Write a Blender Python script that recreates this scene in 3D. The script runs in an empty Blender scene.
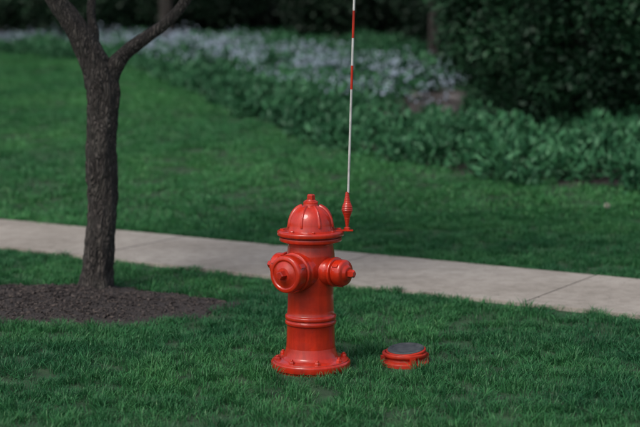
import bpy, bmesh, math, random
import numpy as np
from mathutils import Vector, Matrix, noise, Euler
random.seed(7); rng=np.random.default_rng(7)
S=bpy.context.scene
S.view_settings.view_transform='Standard'
try: S.view_settings.look='None'
except Exception: pass
S.view_settings.exposure=0

# ------------------------------------------------------------ helpers
def mat(name, rough=0.8):
    m=bpy.data.materials.new(name); m.use_nodes=True
    nt=m.node_tree; b=nt.nodes['Principled BSDF']; b.inputs['Roughness'].default_value=rough
    return m,nt,b
def nd(nt,t,**k):
    n=nt.nodes.new(t)
    for a,v in k.items(): setattr(n,a,v)
    return n
def ramp(nt,fac,stops):
    r=nd(nt,'ShaderNodeValToRGB'); cr=r.color_ramp
    while len(cr.elements)<len(stops): cr.elements.new(0.5)
    for e,(p,c) in zip(cr.elements,stops): e.position=p; e.color=(*c,1)
    nt.links.new(fac,r.inputs[0]); return r.outputs[0]
def noise_n(nt,scale,detail=4,vec=None,rough=0.55):
    n=nd(nt,'ShaderNodeTexNoise'); n.inputs['Scale'].default_value=scale; n.inputs['Detail'].default_value=detail; n.inputs['Roughness'].default_value=rough
    if vec is not None: nt.links.new(vec,n.inputs['Vector'])
    return n.outputs['Fac']
def geo_pos(nt): return nd(nt,'ShaderNodeNewGeometry').outputs['Position']
def obj_co(nt): return nd(nt,'ShaderNodeTexCoord').outputs['Object']
def bump(nt,b,h,strength=0.4,dist=0.01):
    n=nd(nt,'ShaderNodeBump'); n.inputs['Strength'].default_value=strength; n.inputs['Distance'].default_value=dist
    nt.links.new(h,n.inputs['Height']); nt.links.new(n.outputs[0],b.inputs['Normal'])
def mixc(nt,f,a,c,mode='MIX'):
    m=nd(nt,'ShaderNodeMix',data_type='RGBA',blend_type=mode)
    for s,v in ((m.inputs[0],f),(m.inputs[6],a),(m.inputs[7],c)):
        if isinstance(v,bpy.types.NodeSocket): nt.links.new(v,s)
        elif isinstance(v,(int,float)): s.default_value=v
        else: s.default_value=(*v,1)
    return m.outputs[2]
def math_n(nt,op,a,b=0.0):
    m=nd(nt,'ShaderNodeMath',operation=op)
    for s,v in ((m.inputs[0],a),(m.inputs[1],b)):
        if isinstance(v,bpy.types.NodeSocket): nt.links.new(v,s)
        else: s.default_value=v
    return m.outputs[0]

def foliage(name,stops,patch_dark,patch_scale=0.9,trans=0.3,rough=0.55):
    m,nt,b=mat(name,rough)
    oi=nd(nt,'ShaderNodeObjectInfo').outputs['Random']
    isl=nd(nt,'ShaderNodeNewGeometry').outputs['Random Per Island']
    f=math_n(nt,'MULTIPLY',isl,0.6)
    f2=math_n(nt,'MULTIPLY',oi,0.4)
    f=math_n(nt,'ADD',f,f2)
    c=ramp(nt,f,stops)
    nz=noise_n(nt,patch_scale,3,geo_pos(nt))
    fac=ramp(nt,nz,[(0.35,(0,0,0)),(0.65,(1,1,1))])
    dk=mixc(nt,1.0,c,patch_dark,'MULTIPLY')
    c=mixc(nt,fac,dk,c)
    nt.links.new(c,b.inputs['Base Color'])
    b.inputs['Specular IOR Level'].default_value=0.28
    if trans>0:
        tr=nd(nt,'ShaderNodeBsdfTranslucent'); nt.links.new(c,tr.inputs[0])
        mx=nd(nt,'ShaderNodeMixShader'); mx.inputs[0].default_value=trans
        nt.links.new(b.outputs[0],mx.inputs[1]); nt.links.new(tr.outputs[0],mx.inputs[2])
        nt.links.new(mx.outputs[0],nt.nodes['Material Output'].inputs[0])
    return m

def link(o,parent=None):
    S.collection.objects.link(o)
    if parent: o.parent=parent
    return o
def obj(name,verts,faces,m=None,parent=None,smooth=None):
    me=bpy.data.meshes.new(name); me.from_pydata([tuple(v) for v in verts],[],faces); me.update()
    if m: me.materials.append(m)
    o=bpy.data.objects.new(name,me); link(o,parent)
    if smooth is not None: shade(me,smooth)
    return o
def shade(me,ang):
    me.polygons.foreach_set('use_smooth',[True]*len(me.polygons))
    me.set_sharp_from_angle(angle=math.radians(ang))
def empty(name,loc=(0,0,0),rotz=0):
    e=bpy.data.objects.new(name,None); e.location=loc; e.rotation_euler=(0,0,rotz); e.empty_display_size=0.1
    return link(e)
def lathe_bm(bm,prof,seg=64,M=Matrix.Identity(4)):
    rings=[]
    for r,z in prof:
        if r<1e-6: rings.append([bm.verts.new(M@Vector((0,0,z)))])
        else: rings.append([bm.verts.new(M@Vector((r*math.cos(2*math.pi*i/seg),r*math.sin(2*math.pi*i/seg),z))) for i in range(seg)])
    for a,b in zip(rings,rings[1:]):
        for i in range(seg):
            j=(i+1)%seg
            if len(a)==1 and len(b)==1: continue
            if len(a)==1: bm.faces.new((a[0],b[i],b[j]))
            elif len(b)==1: bm.faces.new((a[i],a[j],b[0]))
            else: bm.faces.new((a[i],a[j],b[j],b[i]))
def bm_obj(name,bm,m,parent=None,ang=35):
    bmesh.ops.recalc_face_normals(bm,faces=bm.faces[:])
    me=bpy.data.meshes.new(name); bm.to_mesh(me); bm.free()
    if m: me.materials.append(m)
    shade(me,ang)
    o=bpy.data.objects.new(name,me); return link(o,parent)
def rounded(pts,b=0.003):
    out=[pts[0]]
    for p0,p1,p2 in zip(pts,pts[1:],pts[2:]):
        a=Vector(p0)-Vector(p1); c=Vector(p2)-Vector(p1)
        if a.length<1e-6 or c.length<1e-6 or p1[0]<1e-6: out.append(p1); continue
        k=min(b,a.length*0.4,c.length*0.4)
        A=Vector(p1)+a.normalized()*k; C=Vector(p1)+c.normalized()*k; Bm=(A+C)/2*0.55+Vector(p1)*0.45
        out+= [tuple(A),tuple(Bm),tuple(C)]
    out.append(pts[-1]); return out

# ------------------------------------------------------------ site layout (metres)
U=np.array([0.848,-0.530]); N=np.array([0.530,0.848])      # walk direction / normal
S0,S1=7.22,8.25
EX=np.array([-40,-8,-5.9,-3.2,-1.55,-.65,.09,.70,1.45,2.43,6,14,40]); EY=np.array([36,30,28,25,19.5,16.5,14.3,13.3,12.2,11.5,9.6,5.5,-10])
def edge_y(x): return np.interp(x,EX,EY)
def sfun(x,y): return N[0]*x+N[1]*y
def terrain(x,y):
    s=sfun(x,y); t=np.clip(s-8.5,0,16); z=0.071*t*np.clip(t/0.8,0,1)**.5
    return z
HYD=(-0.04,6.42); COV=(0.372,6.51); TREE=(-1.243,8.30)
MC=(-1.50,7.86); MR=(0.98,0.54)
def mulch_d(x,y):
    a=np.arctan2((y-MC[1])/MR[1],(x-MC[0])/MR[0]); 
    return np.hypot((x-MC[0])/MR[0],(y-MC[1])/MR[1])-0.06*np.sin(5*a+1)-0.04*np.sin(11*a)

# ------------------------------------------------------------ materials
m_soil,nt,b=mat('lawn_soil',0.95)
p=geo_pos(nt)
c=ramp(nt,noise_n(nt,9,6,p),[(0.3,(0.014,0.036,0.016)),(0.6,(0.026,0.07,0.026)),(0.8,(0.036,0.06,0.03))])
nt.links.new(c,b.inputs['Base Color']); bump(nt,b,noise_n(nt,60,4,p),0.6,0.02)

m_bed,nt,b=mat('bed_soil',0.95)
p=geo_pos(nt)
c=ramp(nt,noise_n(nt,7,6,p),[(0.3,(0.022,0.02,0.018)),(0.55,(0.05,0.042,0.04)),(0.8,(0.11,0.092,0.092))])
nt.links.new(c,b.inputs['Base Color']); bump(nt,b,noise_n(nt,30,4,p),0.8,0.03)

m_mulch,nt,b=mat('bark_mulch',0.95)
oi=nd(nt,'ShaderNodeObjectInfo').outputs['Random']
p=geo_pos(nt)
nz=noise_n(nt,70,4,p)
f=math_n(nt,'ADD',math_n(nt,'MULTIPLY',oi,0.6),math_n(nt,'MULTIPLY',nz,0.6))
c=ramp(nt,f,[(0.2,(0.015,0.012,0.012)),(0.6,(0.038,0.031,0.029)),(1.0,(0.12,0.095,0.082))])
nt.links.new(c,b.inputs['Base Color']); bump(nt,b,noise_n(nt,120,4,p),0.8,0.01)

m_conc,nt,b=mat('sidewalk_concrete',0.9)
p=geo_pos(nt)
big=noise_n(nt,1.3,5,p); fine=noise_n(nt,160,3,p,0.7); mid=noise_n(nt,14,6,p,0.65)
c=ramp(nt,big,[(0.3,(0.31,0.275,0.235)),(0.55,(0.40,0.36,0.315)),(0.75,(0.46,0.42,0.37))])
c=mixc(nt,0.65,c,ramp(nt,mid,[(0.3,(0.58,0.57,0.55)),(0.6,(1,1,1))]),'MULTIPLY')
c=mixc(nt,0.6,c,ramp(nt,fine,[(0.3,(0.55,0.55,0.55)),(0.6,(1.0,1.0,1.0))]),'MULTIPLY')
nt.links.new(c,b.inputs['Base Color']); bump(nt,b,fine,0.35,0.004)

def paint(name,col,dark,rough=0.33,coat=0.5):
    m,nt,b=mat(name,rough); p=obj_co(nt)
    n1=noise_n(nt,7,6,p,0.6); n2=noise_n(nt,48,5,p,0.7)
    c=ramp(nt,n1,[(0.36,dark),(0.56,col)])
    # rain-washed vertical streaks
    mp=nd(nt,'ShaderNodeMapping'); mp.inputs['Scale'].default_value=(1,1,.08); nt.links.new(p,mp.inputs[0])
    st=ramp(nt,noise_n(nt,38,3,mp.outputs[0],.6),[(0.4,(0.74,0.72,0.72)),(0.6,(1,1,1))])
    c=mixc(nt,.7,c,st,'MULTIPLY')
    sp=ramp(nt,n2,[(0.67,(0,0,0)),(0.71,(1,1,1))])
    c=mixc(nt,sp,c,tuple(0.3*x+0.01 for x in dark))
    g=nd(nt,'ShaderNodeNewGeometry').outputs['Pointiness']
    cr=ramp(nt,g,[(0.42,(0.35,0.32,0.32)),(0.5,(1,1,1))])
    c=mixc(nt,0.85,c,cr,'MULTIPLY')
    nt.links.new(c,b.inputs['Base Color'])
    r=ramp(nt,n1,[(0.3,(rough+.2,)*3),(0.6,(rough,)*3)]); nt.links.new(r,b.inputs['Roughness'])
    b.inputs['Specular IOR Level'].default_value=.3
    b.inputs['Coat Weight'].default_value=coat; b.inputs['Coat Roughness'].default_value=.08
    bump(nt,b,noise_n(nt,85,4,p,0.6),0.30,0.0025)
    return m
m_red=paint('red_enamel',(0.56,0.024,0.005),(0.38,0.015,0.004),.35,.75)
m_red2=paint('red_faded',(0.48,0.028,0.009),(0.33,0.018,0.008),0.5,.1)
m_lid,nt,b=mat('lid_grey_iron',0.6); p=obj_co(nt)
c=ramp(nt,noise_n(nt,30,5,p),[(0.3,(0.025,0.03,0.033)),(0.65,(0.065,0.07,0.075))]); nt.links.new(c,b.inputs['Base Color'])
bump(nt,b,noise_n(nt,90,3,p),0.4,0.003)
m_white,nt,b=mat('rod_white',0.45); p=obj_co(nt)
c=ramp(nt,noise_n(nt,25,4,p),[(0.3,(0.38,0.38,0.37)),(0.6,(0.55,0.55,0.53))]); nt.links.new(c,b.inputs['Base Color'])

m_bark,nt,b=mat('tree_bark',0.92)
p=obj_co(nt); mp=nd(nt,'ShaderNodeMapping'); mp.inputs['Scale'].default_value=(1,1,0.22); nt.links.new(p,mp.inputs[0])
v=nd(nt,'ShaderNodeTexVoronoi',feature='DISTANCE_TO_EDGE'); v.inputs['Scale'].default_value=48
wn=nd(nt,'ShaderNodeTexNoise'); wn.inputs['Scale'].default_value=18; nt.links.new(mp.outputs[0],wn.inputs['Vector'])
nt.links.new(mixc(nt,0.14,mp.outputs[0],wn.outputs['Color'],'ADD'),v.inputs['Vector'])
n1=noise_n(nt,34,6,mp.outputs[0],0.7)
h=math_n(nt,'ADD',math_n(nt,'MULTIPLY',v.outputs[0],1.8),n1)
c=ramp(nt,h,[(0.38,(0.009,0.008,0.007)),(0.62,(0.034,0.028,0.025)),(1.0,(0.095,0.083,0.073))])
lich=ramp(nt,noise_n(nt,6,4,p),[(0.5,(0,0,0)),(0.7,(1,1,1))])
c=mixc(nt,math_n(nt,'MULTIPLY',lich,0.35),c,(0.065,0.068,0.055))
nt.links.new(c,b.inputs['Base Color']); bump(nt,b,h,1.0,0.02)

m_grass=foliage('grass_blades',[(0.0,(0.022,0.105,0.036)),(0.45,(0.042,0.18,0.056)),(0.8,(0.072,0.26,0.08)),(1.0,(0.21,0.38,0.16))],(0.50,0.64,0.76),1.1,0.28,0.45)
m_grass2=foliage('rear_grass_blades',[(0.0,(0.027,0.12,0.04)),(0.45,(0.05,0.21,0.062)),(0.8,(0.085,0.29,0.086)),(1.0,(0.20,0.38,0.16))],(0.62,0.74,0.82),0.5,0.18,0.45)
m_gcov=foliage('groundcover_leaves',[(0.0,(0.018,0.085,0.036)),(0.5,(0.042,0.165,0.068)),(1.0,(0.10,0.28,0.13))],(0.42,0.5,0.52),0.9,0.0,.5)
m_shrub=foliage('shrub_leaves',[(0.0,(0.008,0.035,0.016)),(0.5,(0.016,0.065,0.027)),(1.0,(0.032,0.105,0.043))],(0.42,0.47,0.5),1.6,0.0)
m_wood=foliage('woodland_leaves',[(0.0,(0.006,0.020,0.010)),(0.5,(0.012,0.038,0.018)),(1.0,(0.024,0.065,0.03))],(0.35,0.4,0.4),0.5,0.0)
m_crown=foliage('crown_leaves',[(0.0,(0.02,0.06,0.02)),(0.5,(0.04,0.1,0.03)),(1.0,(0.07,0.14,0.045))],(0.6,0.6,0.6),0.8,0.0)
m_flower,nt,b=mat('phlox_petals',0.7)
isl=nd(nt,'ShaderNodeNewGeometry').outputs['Random Per Island']
nt.links.new(ramp(nt,isl,[(0,(0.20,0.27,0.37)),(1,(0.42,0.49,0.58))]),b.inputs['Base Color'])
m_core,nt,b=mat('shaded_core',1.0)  # solid core; shade deep in the foliage put into its near-black colour
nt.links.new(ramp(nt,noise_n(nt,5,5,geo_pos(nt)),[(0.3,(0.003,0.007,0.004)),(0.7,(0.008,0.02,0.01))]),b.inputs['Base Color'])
m_rock,nt,b=mat('rock',0.9); p=geo_pos(nt)
nt.links.new(ramp(nt,noise_n(nt,12,5,p),[(0.3,(0.06,0.055,0.055)),(0.7,(0.15,0.14,0.14))]),b.inputs['Base Color']); bump(nt,b,noise_n(nt,30,4,p),0.6,0.02)

# ------------------------------------------------------------ ground
def axis(lo,hi,step,far):
    a=list(np.arange(lo,hi+1e-6,step)); k=step; x=hi; 
    up=[]; 
    while x<far: k*=1.35; x+=k; up.append(x)
    k=step; x=lo; dn=[]
    while x>-far: k*=1.35; x-=k; dn.append(x)
    return np.array(dn[::-1]+a+up)
xs=axis(-9,9,0.12,700); ys=axis(1,33,0.12,700)
X,Y=np.meshgrid(xs,ys); Z=terrain(X,Y)
bmpz=np.zeros_like(Z)
for i in range(Z.shape[0]):
    for j in range(Z.shape[1]):
        x,y=X[i,j],Y[i,j]
        if abs(x)<12 and y<35:
            s=sfun(x,y); w=min(1,max(0,min(abs(s-S0),abs(s-S1))/0.6)); w=0 if S0<s<S1 else w
            bmpz[i,j]=w*0.035*noise.noise(Vector((x*.8,y*.8,3)))
near=np.hypot(X-HYD[0],Y-HYD[1])
bmpz*=np.clip((near-.2)/0.8,0,1)
Z=Z+bmpz
ny,nx=Z.shape
V=np.stack([X,Y,Z],-1).reshape(-1,3)
F=[(i*nx+j,i*nx+j+1,(i+1)*nx+j+1,(i+1)*nx+j) for i in range(ny-1) for j in range(nx-1)]
ground=obj('ground',V,F,m_soil,smooth=180); ground.data.materials.append(m_bed)
cx=np.array([(xs[f[0]%nx]+xs[f[1]%nx])/2 for f in F]); cy=np.array([(ys[f[0]//nx]+ys[f[2]//nx])/2 for f in F])
ground.data.polygons.foreach_set('material_index',((cy>edge_y(cx)+.15)&(cy<60)&(np.abs(cx)<40)).astype(np.int32))
def gz(x,y):
    x=np.asarray(x,float); y=np.asarray(y,float)
    i=np.clip(np.searchsorted(ys,y)-1,0,ny-2); j=np.clip(np.searchsorted(xs,x)-1,0,nx-2)
    fx=(x-xs[j])/(xs[j+1]-xs[j]); fy=(y-ys[i])/(ys[i+1]-ys[i])
    return (Z[i,j]*(1-fx)+Z[i,j+1]*fx)*(1-fy)+(Z[i+1,j]*(1-fx)+Z[i+1,j+1]*fx)*fy

# ------------------------------------------------------------ sidewalk
bm=bmesh.new()
L=1.5; t0=-3.25
for k in range(-16,17):
    a=t0+k*L+0.0025; e=t0+(k+1)*L-0.0025
    tilt=random.uniform(-.001,.001)
    r=bmesh.ops.create_cube(bm,size=1.0)
    for v in r['verts']:
        t=a if v.co.x<0 else e; s=S0 if v.co.y<0 else S1; z=0.022+tilt if v.co.z>0 else -0.10
        q=U*t+N*s; v.co=(q[0],q[1],z)
bmesh.ops.bevel(bm,geom=bm.edges[:],offset=0.004,segments=2,affect='EDGES')
bm_obj('sidewalk',bm,m_conc,ang=40)

# ------------------------------------------------------------ scatter tool
def scatter(name,pts,rots,scl,sources):
    col=bpy.data.collections.new(name+'_parts')
    for s in sources: col.objects.link(s)
    me=bpy.data.meshes.new(name); n=len(pts); me.vertices.add(n); me.vertices.foreach_set('co',np.asarray(pts,np.float32).ravel())
    a=me.attributes.new('rot','FLOAT_VECTOR','POINT'); a.data.foreach_set('vector',np.asarray(rots,np.float32).ravel())
    a=me.attributes.new('scl','FLOAT_VECTOR','POINT'); a.data.foreach_set('vector',np.asarray(scl,np.float32).ravel())
    o=bpy.data.objects.new(name,me); link(o)
    g=bpy.data.node_groups.new(name+'_scatter','GeometryNodeTree')
    g.interface.new_socket('Geometry',in_out='INPUT',socket_type='NodeSocketGeometry'); g.interface.new_socket('Geometry',in_out='OUTPUT',socket_type='NodeSocketGeometry')
    gi=g.nodes.new('NodeGroupInput'); go=g.nodes.new('NodeGroupOutput'); ip=g.nodes.new('GeometryNodeInstanceOnPoints'); ci=g.nodes.new('GeometryNodeCollectionInfo')
    ci.inputs['Collection'].default_value=col; ci.inputs['Separate Children'].default_value=True; ci.inputs['Reset Children'].default_value=True
    ip.inputs['Pick Instance'].default_value=True
    for nm,sk in (('rot','Rotation'),('scl','Scale')):
        na=g.nodes.new('GeometryNodeInputNamedAttribute'); na.data_type='FLOAT_VECTOR'; na.inputs['Name'].default_value=nm
        g.links.new(na.outputs[0],ip.inputs[sk])
    rv=g.nodes.new('FunctionNodeRandomValue'); rv.data_type='INT'; rv.inputs[4].default_value=0; rv.inputs[5].default_value=len(sources)-1
    g.links.new([s for s in rv.outputs if s.enabled][0],ip.inputs['Instance Index'])
    g.links.new(gi.outputs[0],ip.inputs['Points']); g.links.new(ci.outputs[0],ip.inputs['Instance']); g.links.new(ip.outputs[0],go.inputs[0])
    md=o.modifiers.new('scatter','NODES'); md.node_group=g
    return o
def src(name,V,F,m):
    me=bpy.data.meshes.new(name); me.from_pydata(V,[],F); me.materials.append(m)
    me.polygons.foreach_set('use_smooth',[True]*len(me.polygons))
    return bpy.data.objects.new(name,me)
def tuft(name,nb,rad,h0,h1,w,m,lean=0.5):
    V=[];F=[]
    for _ in range(nb):
        a=random.uniform(0,6.283); r=rad*math.sqrt(random.random()); bx,by=r*math.cos(a),r*math.sin(a)
        d=random.uniform(0,6.283) if random.random()<.6 else a+random.uniform(-.6,.6)
        h=random.uniform(h0,h1)*(1-0.25*r/rad); ln=random.uniform(0.1,lean)*h
        ww=w*random.uniform(.6,1.2); fx,fy=-math.sin(d+random.uniform(-.5,.5)),math.cos(d)
        i=len(V)
        for t in (0,.4,.75):
            k=ln*t**2*1.3; wt=ww*(1-.45*t)
            px,py,pz=bx+math.cos(d)*k,by+math.sin(d)*k,h*(t-.12*t*t)-.006*(t==0)
            V+=[(px-fx*wt/2,py-fy*wt/2,pz),(px+fx*wt/2,py+fy*wt/2,pz)]
        V.append((bx+math.cos(d)*ln*1.3,by+math.sin(d)*ln*1.3,h*(.88-random.uniform(0,.15))))
        F+=[(i,i+1,i+3,i+2),(i+2,i+3,i+5,i+4),(i+4,i+5,i+6)]
    return src(name,V,F,m)
def leafclump(name,nl,rad,ll,lw,m,zsq=1.0,up=0.3):
    V=[];F=[]
    for _ in range(nl):
        v=Vector((random.gauss(0,1),random.gauss(0,1),random.gauss(0,1))).normalized()*rad*random.random()**.5
        v.z*=zsq
        d=(v.normalized()+Vector((random.gauss(0,.6),random.gauss(0,.6),random.gauss(up,.5)))).normalized()
        s=d.cross(Vector((random.gauss(0,1),random.gauss(0,1),random.gauss(0,1)))).normalized(); nrm=d.cross(s)
        l=ll*random.uniform(.6,1.2); w=lw*random.uniform(.7,1.2); i=len(V)
        V+=[v,v+d*l*.5+s*w/2+nrm*w*.18,v+d*l-nrm*l*.12,v+d*l*.5-s*w/2+nrm*w*.18]
        F+=[(i,i+1,i+2),(i,i+2,i+3)]
    return src(name,[tuple(q) for q in V],F,m)
def rotz(n,tilt=0.15):
    return np.stack([rng.normal(0,tilt,n),rng.normal(0,tilt,n),rng.uniform(0,6.283,n)],-1)

# ------------------------------------------------------------ lawn grass
def vnoise(x,y,sc,seed):
    return np.array([noise.noise(Vector((a*sc,b*sc,seed))) for a,b in zip(x,y)])
def lawn_pts(n,x0,x1,y0,y1):
    x=rng.uniform(x0,x1,n); y=rng.uniform(y0,y1,n); s=sfun(x,y)
    ej=0.02*np.sin(x*23)+0.015*np.sin(x*57+2)+.012*np.sin(x*131)
    ok=((s<S0-0.02+ej)|(s>S1+0.015+ej))&(y<edge_y(x)+.25)&(mulch_d(x,y)>1.0)&(np.hypot(x-HYD[0],y-HYD[1])>.20)&(np.hypot(x-COV[0],y-COV[1])>.125)
    bare=np.hypot((x-.89)/1.4,y-7.12)<.05
    ok&=~bare
    return x[ok],y[ok]
near_src=[tuft(f'grass_tuft_{i}',50,.055,.022,.056,.0032,m_grass,1.0) for i in range(8)]
near_src+=[tuft(f'grass_clump_{i}',42,.038,.04,.072,.0038,m_grass,1.0) for i in range(1)]
x1,y1=lawn_pts(14500,-3.3,3.3,3.8,11.0)
h=1+0.30*vnoise(x1,y1,2.2,1)+0.50*vnoise(x1,y1,7,5)
tall=np.exp(-(((x1+.62)/.10)**2+((y1-8.22)/.12)**2)); h+=.9*tall
h*=rng.uniform(.75,1.15,len(x1)); h=np.clip(h,.5,2.0)
h*=np.where(np.abs(sfun(x1,y1)-S0)<.12,.8,1)
close=np.minimum(np.hypot(x1-HYD[0],y1-HYD[1])-.2,np.hypot(x1-COV[0],y1-COV[1])-.125); h*=np.clip(.6+close/.12,.6,1)
pts=np.stack([x1,y1,gz(x1,y1)],-1)
sc=np.stack([np.full(len(h),1.),np.full(len(h),1.),h],-1)
lawn=scatter('lawn_grass',pts,rotz(len(h),.14),sc,near_src)
far_src=[tuft(f'lawn_tuft_{i}',46,.11,.03,.055,.0065,m_grass2,.9) for i in range(6)]
x2,y2=lawn_pts(36000,-9,8,2,29)
k=(y2>10.6)|(np.abs(x2)>3.1)|(y2<4.0); k&=(np.abs(x2)<2.5+.28*y2); x2,y2=x2[k],y2[k]
h=np.clip(1+.2*vnoise(x2,y2,1.2,1)+.2*vnoise(x2,y2,4,5),.6,1.4)
scatter('rear_lawn_grass',np.stack([x2,y2,gz(x2,y2)],-1),rotz(len(h),.12),np.stack([h*0+1.15,h*0+1.15,h],-1),far_src)

# ------------------------------------------------------------ mulch ring
V=[(MC[0],MC[1],0.05)];F=[];R=26;A=96
for i in range(1,R+1):
    for j in range(A):
        a=2*math.pi*j/A; r=i/R*(1.06+0.06*math.sin(5*a+1)+.04*math.sin(11*a))
        x=MC[0]+MR[0]*r*math.cos(a); y=MC[1]+MR[1]*r*math.sin(a)
        z=0.05*(1-(i/R)**3)+0.018*noise.noise(Vector((x*9,y*9,0)))+0.010*noise.noise(Vector((x*30,y*30,0)))+float(gz(x,y))-(0.02 if i==R else 0)
        V.append((x,y,z))
for j in range(A): F.append((0,1+j,1+(j+1)%A))
for i in range(R-1):
    for j in range(A):
        a=1+i*A; F.append((a+j,a+A+j,a+A+(j+1)%A,a+(j+1)%A))
mul=obj('mulch_bed',V,F,m_mulch,smooth=180)
chips=[]
for i in range(8):
    bm=bmesh.new(); r=bmesh.ops.create_icosphere(bm,subdivisions=1,radius=.5)
    lx,ly,lz=random.uniform(.008,.026),random.uniform(.006,.011),random.uniform(.003,.008)
    for v in bm.verts: v.co=Vector((v.co.x*lx*random.uniform(.7,1.3),v.co.y*ly*random.uniform(.6,1.3),v.co.z*lz))
    me=bpy.data.meshes.new(f'mulch_chip_{i}'); bm.to_mesh(me); bm.free(); me.materials.append(m_mulch); chips.append(bpy.data.objects.new(f'mulch_chip_{i}',me))
n=14000; a=rng.uniform(0,6.283,n); r=np.sqrt(rng.random(n))*1.03
x=MC[0]+MR[0]*r*np.cos(a); y=MC[1]+MR[1]*r*np.sin(a); k=mulch_d(x,y)<1.06; x,y=x[k],y[k]; r=np.minimum(1,mulch_d(x,y))
z=gz(x,y)+.05*(1-np.abs(r)**3)+.018*vnoise(x,y,9,0)+rng.uniform(-.004,.008,len(x))
scatter('mulch_chips',np.stack([x,y,z],-1),rotz(len(x),.5),np.repeat((rng.uniform(.3,1.0,len(x))**1.5*1.6+.2)[:,None],3,1),chips)
n=90; t=rng.uniform(-9,-1,n); s=np.where(rng.random(n)<.6,S0+.03+rng.random(n)**2*.4,S1-.03-rng.random(n)**2*.3)
x=U[0]*t+N[0]*s; y=U[1]*t+N[1]*s
scatter('walk_debris',np.stack([x,y,np.full(n,.026)],-1),rotz(n,.2),np.repeat(rng.uniform(.25,.7,n)[:,None],3,1),[c_.copy() for c_ in chips[:4]])

# ------------------------------------------------------------ trees
def tube(V,F,path,seg=24,step=0.03,ridge=0.0,seed=0):
    P=[Vector(p[:3]) for p in path]; Rr=[p[3] for p in path]
    pts=[];rad=[]
    def cr(a,b,c,d,t): return 0.5*((2*b)+(-a+c)*t+(2*a-5*b+4*c-d)*t*t+(-a+3*b-3*c+d)*t**3)
    for i in range(len(P)-1):
        a=P[max(i-1,0)];b_=P[i];c_=P[i+1];d_=P[min(i+2,len(P)-1)]
        n=max(2,int((c_-b_).length/step))
        for k in range(n):
            t=k/n; pts.append(cr(a,b_,c_,d_,t)); rad.append(Rr[i]+(Rr[i+1]-Rr[i])*t)
    pts.append(P[-1]); rad.append(Rr[-1])
    base=len(V); ref=Vector((1,0,0.01))
    for i,(q,r) in enumerate(zip(pts,rad)):
        tg=(pts[min(i+1,len(pts)-1)]-pts[max(i-1,0)]).normalized()
        u=(ref-tg*ref.dot(tg)).normalized(); w=tg.cross(u)
        for j in range(seg):
            a=2*math.pi*j/seg; d=u*math.cos(a)+w*math.sin(a)
            rr=r
            if ridge>0:
                cp=Vector((math.cos(a)*1.6,math.sin(a)*1.6,q.z*3.6+seed))
                rr=r*(1+ridge*noise.noise(cp)+ridge*.9*abs(noise.noise(Vector((math.cos(a)*6,math.sin(a)*6,q.z*7+seed))))+ridge*.6*noise.noise(Vector((math.cos(a)*13,math.sin(a)*13,q.z*20))))
            V.append(q+d*rr)
    n=len(pts)
    for i in range(n-1):
        for j in range(seg):
            k=(j+1)%seg; F.append((base+i*seg+j,base+i*seg+k,base+(i+1)*seg+k,base+(i+1)*seg+j))
    F.append(tuple(base+(n-1)*seg+j for j in range(seg)))

tree=empty('young_tree',(TREE[0],TREE[1],0))
V=[];F=[]
def T(x,y,z,r): return (x-TREE[0],y,z,r)
tube(V,F,[T(-1.245,0,-.05,.125),T(-1.243,0,.03,.098),T(-1.235,0,.10,.084),T(-1.222,0,.25,.079),T(-1.205,0.01,.51,.076),T(-1.205,0.0,.79,.078),T(-1.195,0,1.01,.082),T(-1.20,0,1.15,.086),T(-1.25,0,1.30,.074),T(-1.34,0,1.47,.060),T(-1.45,.02,1.63,.052),T(-1.62,.1,1.95,.046),T(-1.75,.2,2.5,.035),T(-1.8,.3,3.2,.015)],56,.011,.17)
tube(V,F,[T(-1.19,0,1.08,.05),T(-1.14,0,1.22,.05),T(-1.06,-.01,1.32,.038),T(-.94,-.02,1.41,.034),T(-.83,-.02,1.49,.030),T(-.72,-.03,1.62,.028),T(-.55,-.1,1.95,.026),T(-.4,-.2,2.5,.016),T(-.3,-.2,3.0,.006)],28,.012,.15,5)
tube(V,F,[T(-1.25,.0,1.28,.035),T(-1.24,.06,1.42,.028),T(-1.26,.12,1.6,.022),T(-1.2,.3,2.2,.016),T(-1.1,.5,3.1,.006)],20,.015,.12,9)
for k in range(14):
    a=k*2.4; s=[(-1.7,.15,2.3),(-.45,-.15,2.3),(-1.18,.35,2.3)][k%3]
    l=random.uniform(.7,1.2); z=s[2]+random.uniform(-.1,.6)
    e=(s[0]+l*math.cos(a),s[1]+l*math.sin(a),z+random.uniform(.3,.8))
    tube(V,F,[T(s[0],s[1],z-.05,.014),T((s[0]+e[0])/2,(s[1]+e[1])/2,(z+e[2])/2+.06,.009),T(*e,.004)],8,.06)
trunk=obj('trunk_and_limbs',V,F,m_bark,tree,smooth=60)
cl=[leafclump(f'crown_leaf_clump_{i}',38,.16,.06,.035,m_crown) for i in range(4)]
n=300; c=[]
while len(c)<n:
    d=Vector((random.gauss(0,1),random.gauss(0,1),random.gauss(0,1))).normalized()*random.random()**.4
    q=Vector((-1.15+d.x*1.5,.1+d.y*1.5,3.05+d.z*1.0))
    if q.z>2.15 and noise.noise(q*1.3)>-.18: c.append((q.x-TREE[0],q.y,q.z))
cr=scatter('crown',c,rotz(n,1.),np.repeat(rng.uniform(.8,1.3,n)[:,None],3,1),cl); cr.parent=tree

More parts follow.
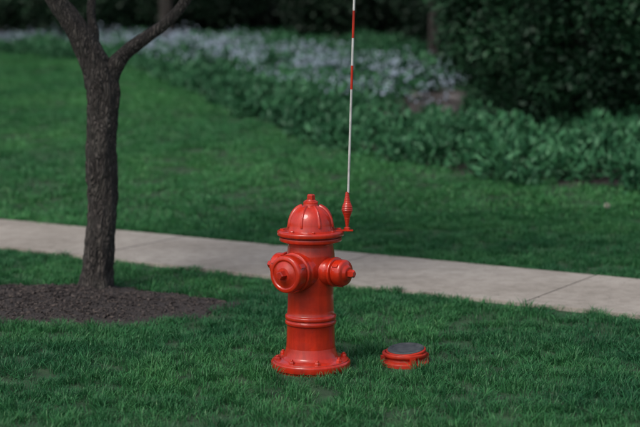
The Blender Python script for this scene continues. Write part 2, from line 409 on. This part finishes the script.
def woodland_tree(x,y,r,h,lean=0):
    e=empty('woodland_tree',(x,y,float(gz(x,y))))
    V=[];F=[]
    tube(V,F,[(0,0,-.1,r*1.4),(0,0,.15,r*1.05),(lean*.3,0,h*.3,r*.9),(lean*.7,.1,h*.65,r*.6),(lean,0,h,r*.15)],18,.08,.1,x)
    for k in range(9):
        a=k*2.4+x; z=h*(.42+.06*k); l=random.uniform(.9,1.7)
        tube(V,F,[(lean*z/h*.9,0,z,r*.3),(l*.5*math.cos(a),l*.5*math.sin(a),z+.4,r*.2),(l*math.cos(a),l*math.sin(a),z+.7,.01)],8,.15)
    obj('trunk_and_limbs',V,F,m_bark,e,smooth=60)
    n=190; c=[]  # crown sits above the view, added overhead to darken the bed
    while len(c)<n:
        d=Vector((random.gauss(0,1),random.gauss(0,1),random.gauss(0,1))).normalized()*random.random()**.4
        q=Vector((lean+d.x*2.2,d.y*2.2,h*.8+d.z*h*.36))
        if q.z>1.9 and noise.noise(q*.8+Vector((x,y,0)))>-.2: c.append(tuple(q))
    s=[leafclump(f'shade_crown_clump_{i}',60,.36,.16,.10,m_wood) for i in range(3)]
    o=scatter('unseen_shade_crown',c,rotz(n,1.),np.repeat(rng.uniform(.8,1.5,n)[:,None],3,1),s); o.parent=e
for x,y,r,h in [(1.66,22.0,.085,5.5),(-2.8,28,.13,6.0),(-6.4,30,.16,6),(-.2,29.5,.10,6),(4.6,21,.13,6),(5.2,28,.15,7),(-10,31,.16,6.5)]:
    woodland_tree(x,y,r,h,random.uniform(-.2,.2))

# ------------------------------------------------------------ woodland backdrop
ws=[leafclump(f'undergrowth_clump_{i}',70,.45,.15,.10,m_wood) for i in range(5)]
n=3200
x=rng.uniform(-20,20,n); y=31.5+rng.uniform(0,2.5,n)+1.0*np.sin(x*.9)+.6*np.sin(x*2.3); z=gz(x,y)+rng.random(n)**1.1*6.5
scatter('woodland_undergrowth',np.stack([x,y,z],-1),rotz(n,1.5),np.repeat(rng.uniform(.8,1.7,n)[:,None],3,1),ws)
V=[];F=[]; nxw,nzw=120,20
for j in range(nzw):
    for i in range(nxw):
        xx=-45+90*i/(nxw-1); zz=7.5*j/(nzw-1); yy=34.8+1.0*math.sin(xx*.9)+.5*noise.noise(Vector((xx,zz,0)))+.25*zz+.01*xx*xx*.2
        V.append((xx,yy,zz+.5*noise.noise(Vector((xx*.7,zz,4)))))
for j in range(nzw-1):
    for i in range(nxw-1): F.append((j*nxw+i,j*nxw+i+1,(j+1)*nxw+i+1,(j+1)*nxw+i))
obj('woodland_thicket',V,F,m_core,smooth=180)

# ------------------------------------------------------------ shrubs
def shrub(name,x,y,rx,ry,h,n,mt=m_shrub,ll=.05,cr_=.15):
    g=float(gz(x,y)); e=empty(name,(x,y,g))
    def surf(d,k=1.0):
        w=1+.20*noise.noise(d*2.2+Vector((x,y,0)))+.20*noise.noise(d*5+Vector((x,0,0)))
        return Vector((d.x*rx*w*k,d.y*ry*w*k,h*.5+d.z*h*.52*w*k))
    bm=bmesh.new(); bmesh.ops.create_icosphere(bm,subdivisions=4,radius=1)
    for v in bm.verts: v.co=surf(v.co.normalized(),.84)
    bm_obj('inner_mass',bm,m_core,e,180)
    c=[];
    while len(c)<n:
        d=Vector((random.gauss(0,1),random.gauss(0,1),random.gauss(0,1))).normalized()
        q=surf(d,random.uniform(.86,1.04)); 
        if q.z>.0: c.append(tuple(q))
    s=[leafclump(f'{name}_clump_{i}',60,cr_,ll,ll*.6,mt) for i in range(4)]
    o=scatter('leaves',c,rotz(n,1.5),np.repeat(rng.uniform(.7,1.35,n)[:,None],3,1),s); o.parent=e
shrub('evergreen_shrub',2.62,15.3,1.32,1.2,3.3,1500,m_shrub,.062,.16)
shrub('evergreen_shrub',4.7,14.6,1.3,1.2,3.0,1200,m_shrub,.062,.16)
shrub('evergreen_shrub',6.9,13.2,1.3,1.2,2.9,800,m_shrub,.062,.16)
for (x,y,rx,h) in [(-4.6,30,1.5,1.5),(-1.9,29.5,1.4,1.5),(.7,27.0,1.3,1.7),(2.6,24.8,1.1,2.0),(-8,31,1.6,1.7),(3.2,19.5,1.0,2.4)]:
    shrub('understory_shrub',x,y,rx,rx*.8,h,380,m_wood,.10,.22)

# ------------------------------------------------------------ ground cover and flowers
gs=[leafclump(f'groundcover_clump_{i}',44,.14,.08,.042,m_gcov,.75,.9) for i in range(5)]
n=17000; x=rng.uniform(-11,8,n); y=rng.uniform(9,31,n); ed=edge_y(x)+.12*np.sin(x*7)+.08*np.sin(x*17)
d=(y-ed); dd=d*np.where(x<-.5,.45,.85)
k=(dd>0.0)&(np.abs(x)<2.5+.3*y); x,y,dd=x[k],y[k],dd[k]
dens=np.clip(1.2-.05*dd,0.25,1)+.35*vnoise(x,y,.8,2); dens=np.where(dd<1.2,1,dens)
gap=np.exp(-(((x-1.45)/.85)**2+((y-17.0)/2.0)**2))
dens-=1.3*gap
k=rng.random(len(x))<dens; x,y,dd=x[k],y[k],dd[k]
hh=np.clip(dd/.3,.3,1)*(.17+.13*vnoise(x,y,1.1,8)+.13*vnoise(x,y,3.1,8))
z=gz(x,y)+np.maximum(.03,hh)*rng.uniform(.35,1,len(x))
scatter('ground_cover',np.stack([x,y,z],-1),rotz(len(x),.35),np.repeat(rng.uniform(.6,1.35,len(x))[:,None],3,1),gs)
fl=[]
for i in range(4):
    V=[];F=[]
    for _ in range(18):
        c0=Vector((random.gauss(0,.1),random.gauss(0,.1),random.uniform(0,.1))); tl=Euler((random.gauss(0,.6)+.3,random.gauss(0,.6),random.random()*6)).to_matrix()
        for q in range(5):
            a=q*1.2566; i0=len(V)
            for rr,da in ((0,0),(.014,-.5),(.019,0),(.014,.5)): V.append(tuple(c0+tl@Vector((rr*math.cos(a+da),rr*math.sin(a+da),.003 if rr else 0))))
            F.append((i0,i0+1,i0+2,i0+3))
    fl.append(src(f'phlox_head_{i}',V,F,m_flower))
n=1800; t=rng.random(n); FX=np.interp(t,[0,.2,.4,.65,.85,1],[-8,-5.5,-3.0,-1.0,.4,1.2]); FY=np.interp(t,[0,.2,.4,.65,.85,1],[30,28.8,26.4,23.4,20.2,17.8])
x=FX+rng.normal(0,.6,n); y=FY+rng.normal(0,.9,n)
vn=vnoise(x,y,1.3,12)+.8*vnoise(x,y,3.5,2)
k=(y>edge_y(x)+.9)&(vn+rng.normal(0,.12,n)>.08); x,y=x[k],y[k]
z=gz(x,y)+.20+rng.uniform(-.04,.1,len(x))
scatter('blue_phlox',np.stack([x,y,z],-1),rotz(len(x),.2),np.repeat(rng.uniform(.6,1.2,len(x))[:,None],3,1),fl)
for (x,y,r) in [(1.42,16.8,.11),(1.75,16.3,.08),(1.15,18.4,.12),(1.62,18.0,.10)]:
    bm=bmesh.new(); bmesh.ops.create_icosphere(bm,subdivisions=3,radius=1)
    for v in bm.verts:
        q=v.co*(1+.3*noise.noise(v.co*1.3+Vector((x*9,y,0)))+.08*noise.noise(v.co*5)); v.co=Vector((q.x*r*1.3,q.y*r,q.z*r*.6))
    o=bm_obj('rock',bm,m_rock,None,30); o.location=(x,y,float(gz(x,y))+r*.25); o.rotation_euler[2]=x*7

# ------------------------------------------------------------ FIRE HYDRANT
hyd=empty('fire_hydrant',(HYD[0],HYD[1],0.0)); DZ=.012
UP=Matrix.Translation((0,0,DZ))
def hexes(bm,n,R,z,r,h,sides=6,phase=0,M=Matrix.Identity(4)):
    for i in range(n):
        a=phase+2*math.pi*i/n
        m=M@Matrix.Translation((R*math.cos(a),R*math.sin(a),z))@Matrix.Rotation(a,4,'Z')
        lathe_bm(bm,[(0,0),(r,0),(r,h*.8),(r*.85,h),(0,h)],sides,m)
bm=bmesh.new()
lathe_bm(bm,rounded([(0,-.03),(.164,-.03),(.164,.008),(.172,.010),(.172,.038),(.163,.042),(.163,.046),(.128,.049),(.116,.061),(.110,.085),(0.107,.10)],.004),96)
hexes(bm,8,.146,.045,.013,.014,6,.2)
hexes(bm,8,.146,.059,.007,.007,10,.2)
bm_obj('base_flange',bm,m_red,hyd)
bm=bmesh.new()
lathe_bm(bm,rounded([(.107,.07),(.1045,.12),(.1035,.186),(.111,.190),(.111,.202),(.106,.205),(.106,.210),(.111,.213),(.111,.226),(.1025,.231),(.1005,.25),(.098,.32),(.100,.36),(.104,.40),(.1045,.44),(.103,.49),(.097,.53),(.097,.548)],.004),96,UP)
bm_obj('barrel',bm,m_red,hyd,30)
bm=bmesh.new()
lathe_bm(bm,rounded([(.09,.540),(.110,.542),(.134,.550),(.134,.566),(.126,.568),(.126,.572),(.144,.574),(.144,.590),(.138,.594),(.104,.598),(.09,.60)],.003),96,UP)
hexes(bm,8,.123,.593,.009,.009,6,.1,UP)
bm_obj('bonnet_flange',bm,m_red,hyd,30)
prof=[(.106,.594),(.104,.603),(.101,.612)]
for i in range(1,17):
    a=i/16*math.radians(74); prof.append((.100*math.cos(a)**.85,.614+.091*math.sin(a)))
prof+=[(.032,.705),(.032,.716),(.028,.719),(0,.719)]
bm=bmesh.new(); lathe_bm(bm,prof,96,UP)
bm_obj('bonnet',bm,m_red,hyd,40)
bm=bmesh.new()
for k in range(8):
    a0=2*math.pi*(k+.5)/8; rows=[]
    for i in range(14):
        a=i/13*math.radians(70); r=.100*math.cos(a)**.85; z=.614+DZ+.091*math.sin(a); w=.0055*(1-.4*i/13); hh=.0065
        rad=Vector((math.cos(a0),math.sin(a0),0)); tn=Vector((-math.sin(a0),math.cos(a0),0)); nn=(rad*math.cos(a)+Vector((0,0,1))*math.sin(a))
        c=rad*r+Vector((0,0,z))
        rows.append([bm.verts.new(c+tn*sx*w+nn*sz) for sx,sz in ((-1.5,-.003),(-.8,hh*.75),(0,hh),(.8,hh*.75),(1.5,-.003))])
    for r0,r1 in zip(rows,rows[1:]):
        for q in range(4): bm.faces.new((r0[q],r0[q+1],r1[q+1],r1[q]))
    bm.faces.new(rows[0]); bm.faces.new(rows[-1][::-1])
bm_obj('bonnet_ribs',bm,m_red,hyd,50)
bm=bmesh.new()
lathe_bm(bm,rounded([(0,.715),(.026,.715),(.026,.722),(.020,.724),(.019,.726)],.001),32,UP)
lathe_bm(bm,[(.0195,.722),(.018,.745),(.013,.749),(0,.749)],5,UP)
bm_obj('operating_nut',bm,m_red,hyd,30)
ang=math.radians(36)
dirs={'pumper_nozzle':Vector((-math.sin(ang),-math.cos(ang),0)),'hose_nozzle_1':Vector((math.cos(ang),-math.sin(ang),0)),'hose_nozzle_2':Vector((-math.cos(ang),math.sin(ang),0))}
for nm,d in dirs.items():
    big=nm.startswith('pumper'); zc=.437
    M=Matrix.Translation((0,0,zc))@d.to_track_quat('Z','Y').to_matrix().to_4x4()
    bm=bmesh.new()
    if big:
        lathe_bm(bm,rounded([(.088,.05),(.083,.095),(.077,.112),(.085,.115),(.085,.127),(.072,.130),(.072,.135)],.003),72,M)
        lathe_bm(bm,rounded([(.072,.132),(.080,.135),(.080,.178),(.076,.186),(.062,.189),(.058,.184),(.050,.186),(.034,.194),(.030,.196),(0,.196)],.003),72,M)
        for k in range(4):
            m2=M@Matrix.Rotation(k*math.pi/2+.5,4,'Z')@Matrix.Translation((.079,0,.157))
            r=bmesh.ops.create_cube(bm,size=1); 
            for v in r['verts']: v.co=m2@Vector((v.co.x*.012,v.co.y*.018,v.co.z*.028))
        lathe_bm(bm,[(.021,.192),(.0195,.220),(.015,.225),(0,.225)],5,M)
    else:
        lathe_bm(bm,rounded([(.066,.07),(.060,.105),(.056,.122),(.064,.124),(.064,.136),(.050,.138),(.050,.142)],.003),60,M)
        lathe_bm(bm,rounded([(.048,.140),(.056,.142),(.056,.178),(.051,.186),(.038,.190),(.030,.200),(.026,.202),(0,.202)],.003),60,M)
        for k in range(3):
            m2=M@Matrix.Rotation(k*2*math.pi/3+.4,4,'Z')@Matrix.Translation((.056,0,.160))
            r=bmesh.ops.create_cube(bm,size=1)
            for v in r['verts']: v.co=m2@Vector((v.co.x*.010,v.co.y*.013,v.co.z*.026))
        lathe_bm(bm,[(.0185,.198),(.017,.224),(.013,.229),(0,.229)],5,M)
    bm_obj(nm,bm,m_red,hyd,32)

# ------------------------------------------------------------ hydrant marker rod
rod=empty('hydrant_marker_rod',(HYD[0]+.156,HYD[1]-.02,.592+DZ))
bm=bmesh.new()
r=bmesh.ops.create_cube(bm,size=1)
for v in r['verts']: v.co=Vector((v.co.x*.075-.012,v.co.y*.035,v.co.z*.006+.004))
bmesh.ops.bevel(bm,geom=bm.edges[:],offset=.0015,segments=2,affect='EDGES')
lathe_bm(bm,rounded([(0,.006),(.013,.006),(.013,.016),(.007,.018),(.007,.026)],.001),6)
bm_obj('bracket',bm,m_red,rod,30)
prof=[(.007,.022)]
n=110
for i in range(n+1):
    t=i/n; z=.024+t*.145
    env=np.interp(t,[0,.10,.26,.46,.58,.70,.85,1],[.007,.009,.013,.024,.0215,.014,.010,.0065])
    prof.append((float(env)*(1+.035*math.sin(t*2*math.pi*20)),z))
prof.append((0,.170))
bm=bmesh.new(); lathe_bm(bm,prof,32); bm_obj('spring_mount',bm,m_red,rod,60)
def seg(z0,z1,m,nm,r=.0052):
    bm=bmesh.new(); lathe_bm(bm,[(0,z0),(r,z0),(r,z1),(0,z1)],16,Matrix.Shear('XY',4,(0.028,0))); bm_obj(nm,bm,m,rod,40)
bands=[(.165,.605,0),(.605,.705,1),(.705,.820,0),(.820,.935,1),(.935,1.03,0),(1.03,1.14,1),(1.14,1.2,0)]
for i,(a,b_,c_) in enumerate(bands): seg(a,b_,m_red2 if c_ else m_white,f'rod_band_{i+1}',.0050+.0004*c_)

# ------------------------------------------------------------ valve box with lid
vb=empty('valve_box',(COV[0],COV[1],float(gz(*COV))))
bm=bmesh.new()
lathe_bm(bm,rounded([(.09,-.03),(.108,-.03),(.108,.016),(.101,.021),(.090,.024),(.088,.034),(.095,.038),(.099,.042),(.099,.052),(.094,.056),(.085,.056),(.085,.045),(0,.045)],.003),72)
for k in range(4):
    m2=Matrix.Rotation(k*math.pi/2+.3,4,'Z')@Matrix.Translation((.101,0,.030))
    r=bmesh.ops.create_cube(bm,size=1)
    for v in r['verts']: v.co=m2@Vector((v.co.x*.015,v.co.y*.024,v.co.z*.028))
bm_obj('collar',bm,m_red2,vb,30)
Mt=Matrix.Translation((.006,0,.055))@Matrix.Rotation(math.radians(-4),4,'Y')@Matrix.Rotation(math.radians(5),4,'X')
bm=bmesh.new(); lathe_bm(bm,rounded([(0,0),(.088,0),(.088,.010),(.083,.013),(.080,.013)],.002),72,Mt); bm_obj('lid_rim',bm,m_red2,vb,30)
bm=bmesh.new(); lathe_bm(bm,rounded([(.081,.009),(.081,.0155),(.076,.018),(.062,.018),(.060,.016),(.03,.0165),(0,.0165)],.001),72,Mt); bm_obj('lid',bm,m_lid,vb,30)

# ------------------------------------------------------------ dandelion on rear lawn
dn=empty('dandelion',(2.02,10.55,float(gz(2.02,10.55))))
m_puff,nt,b=mat('dandelion_seed',0.9); b.inputs['Base Color'].default_value=(.5,.52,.42,1)
bm=bmesh.new(); lathe_bm(bm,[(.0015,-.01),(.0015,.10),(0,.10)],8); bm_obj('stem',bm,m_gcov,dn)
V=[];F=[]
for _ in range(260):
    d=Vector((random.gauss(0,1),random.gauss(0,1),random.gauss(0,1))).normalized(); s=d.orthogonal().normalized()*.004; i=len(V); c0=Vector((0,0,.10))
    V+=[c0,c0+d*.02+s,c0+d*.02-s]; F.append((i,i+1,i+2))
obj('seed_head',V,F,m_puff,dn)

# ------------------------------------------------------------ light, sky (thin overcast)
W=bpy.data.worlds.new('World'); S.world=W; W.use_nodes=True
nt=W.node_tree; bg=nt.nodes['Background']
sky=nt.nodes.new('ShaderNodeTexSky'); sky.sky_type='NISHITA'; sky.sun_disc=False
el,az=math.radians(52),math.radians(-140)
sky.sun_elevation=el; sky.sun_rotation=az; sky.air_density=1.0; sky.dust_density=4.0; sky.ozone_density=1.0
hs=nt.nodes.new('ShaderNodeHueSaturation'); hs.inputs['Saturation'].default_value=.75
nt.links.new(sky.outputs[0],hs.inputs['Color']); nt.links.new(hs.outputs[0],bg.inputs[0]); bg.inputs[1].default_value=0.15
sd=bpy.data.lights.new('sun','SUN'); sd.energy=1.5; sd.angle=math.radians(24); sd.color=(1,.97,.92)
so=bpy.data.objects.new('sun',sd); link(so)
dirv=Vector((math.sin(az)*math.cos(el),math.cos(az)*math.cos(el),math.sin(el)))
so.rotation_euler=dirv.to_track_quat('Z','Y').to_euler(); so.location=dirv*30

# ------------------------------------------------------------ camera
cd=bpy.data.cameras.new('camera'); cd.lens=85; cd.sensor_width=36; cd.clip_end=2000; cd.clip_start=.1
co=bpy.data.objects.new('camera',cd); link(co); co.location=(0,0,1.5); co.rotation_euler=(math.radians(90-7.3),0,0)
cd.dof.use_dof=True; cd.dof.focus_distance=6.5; cd.dof.aperture_fstop=2.0
S.camera=co
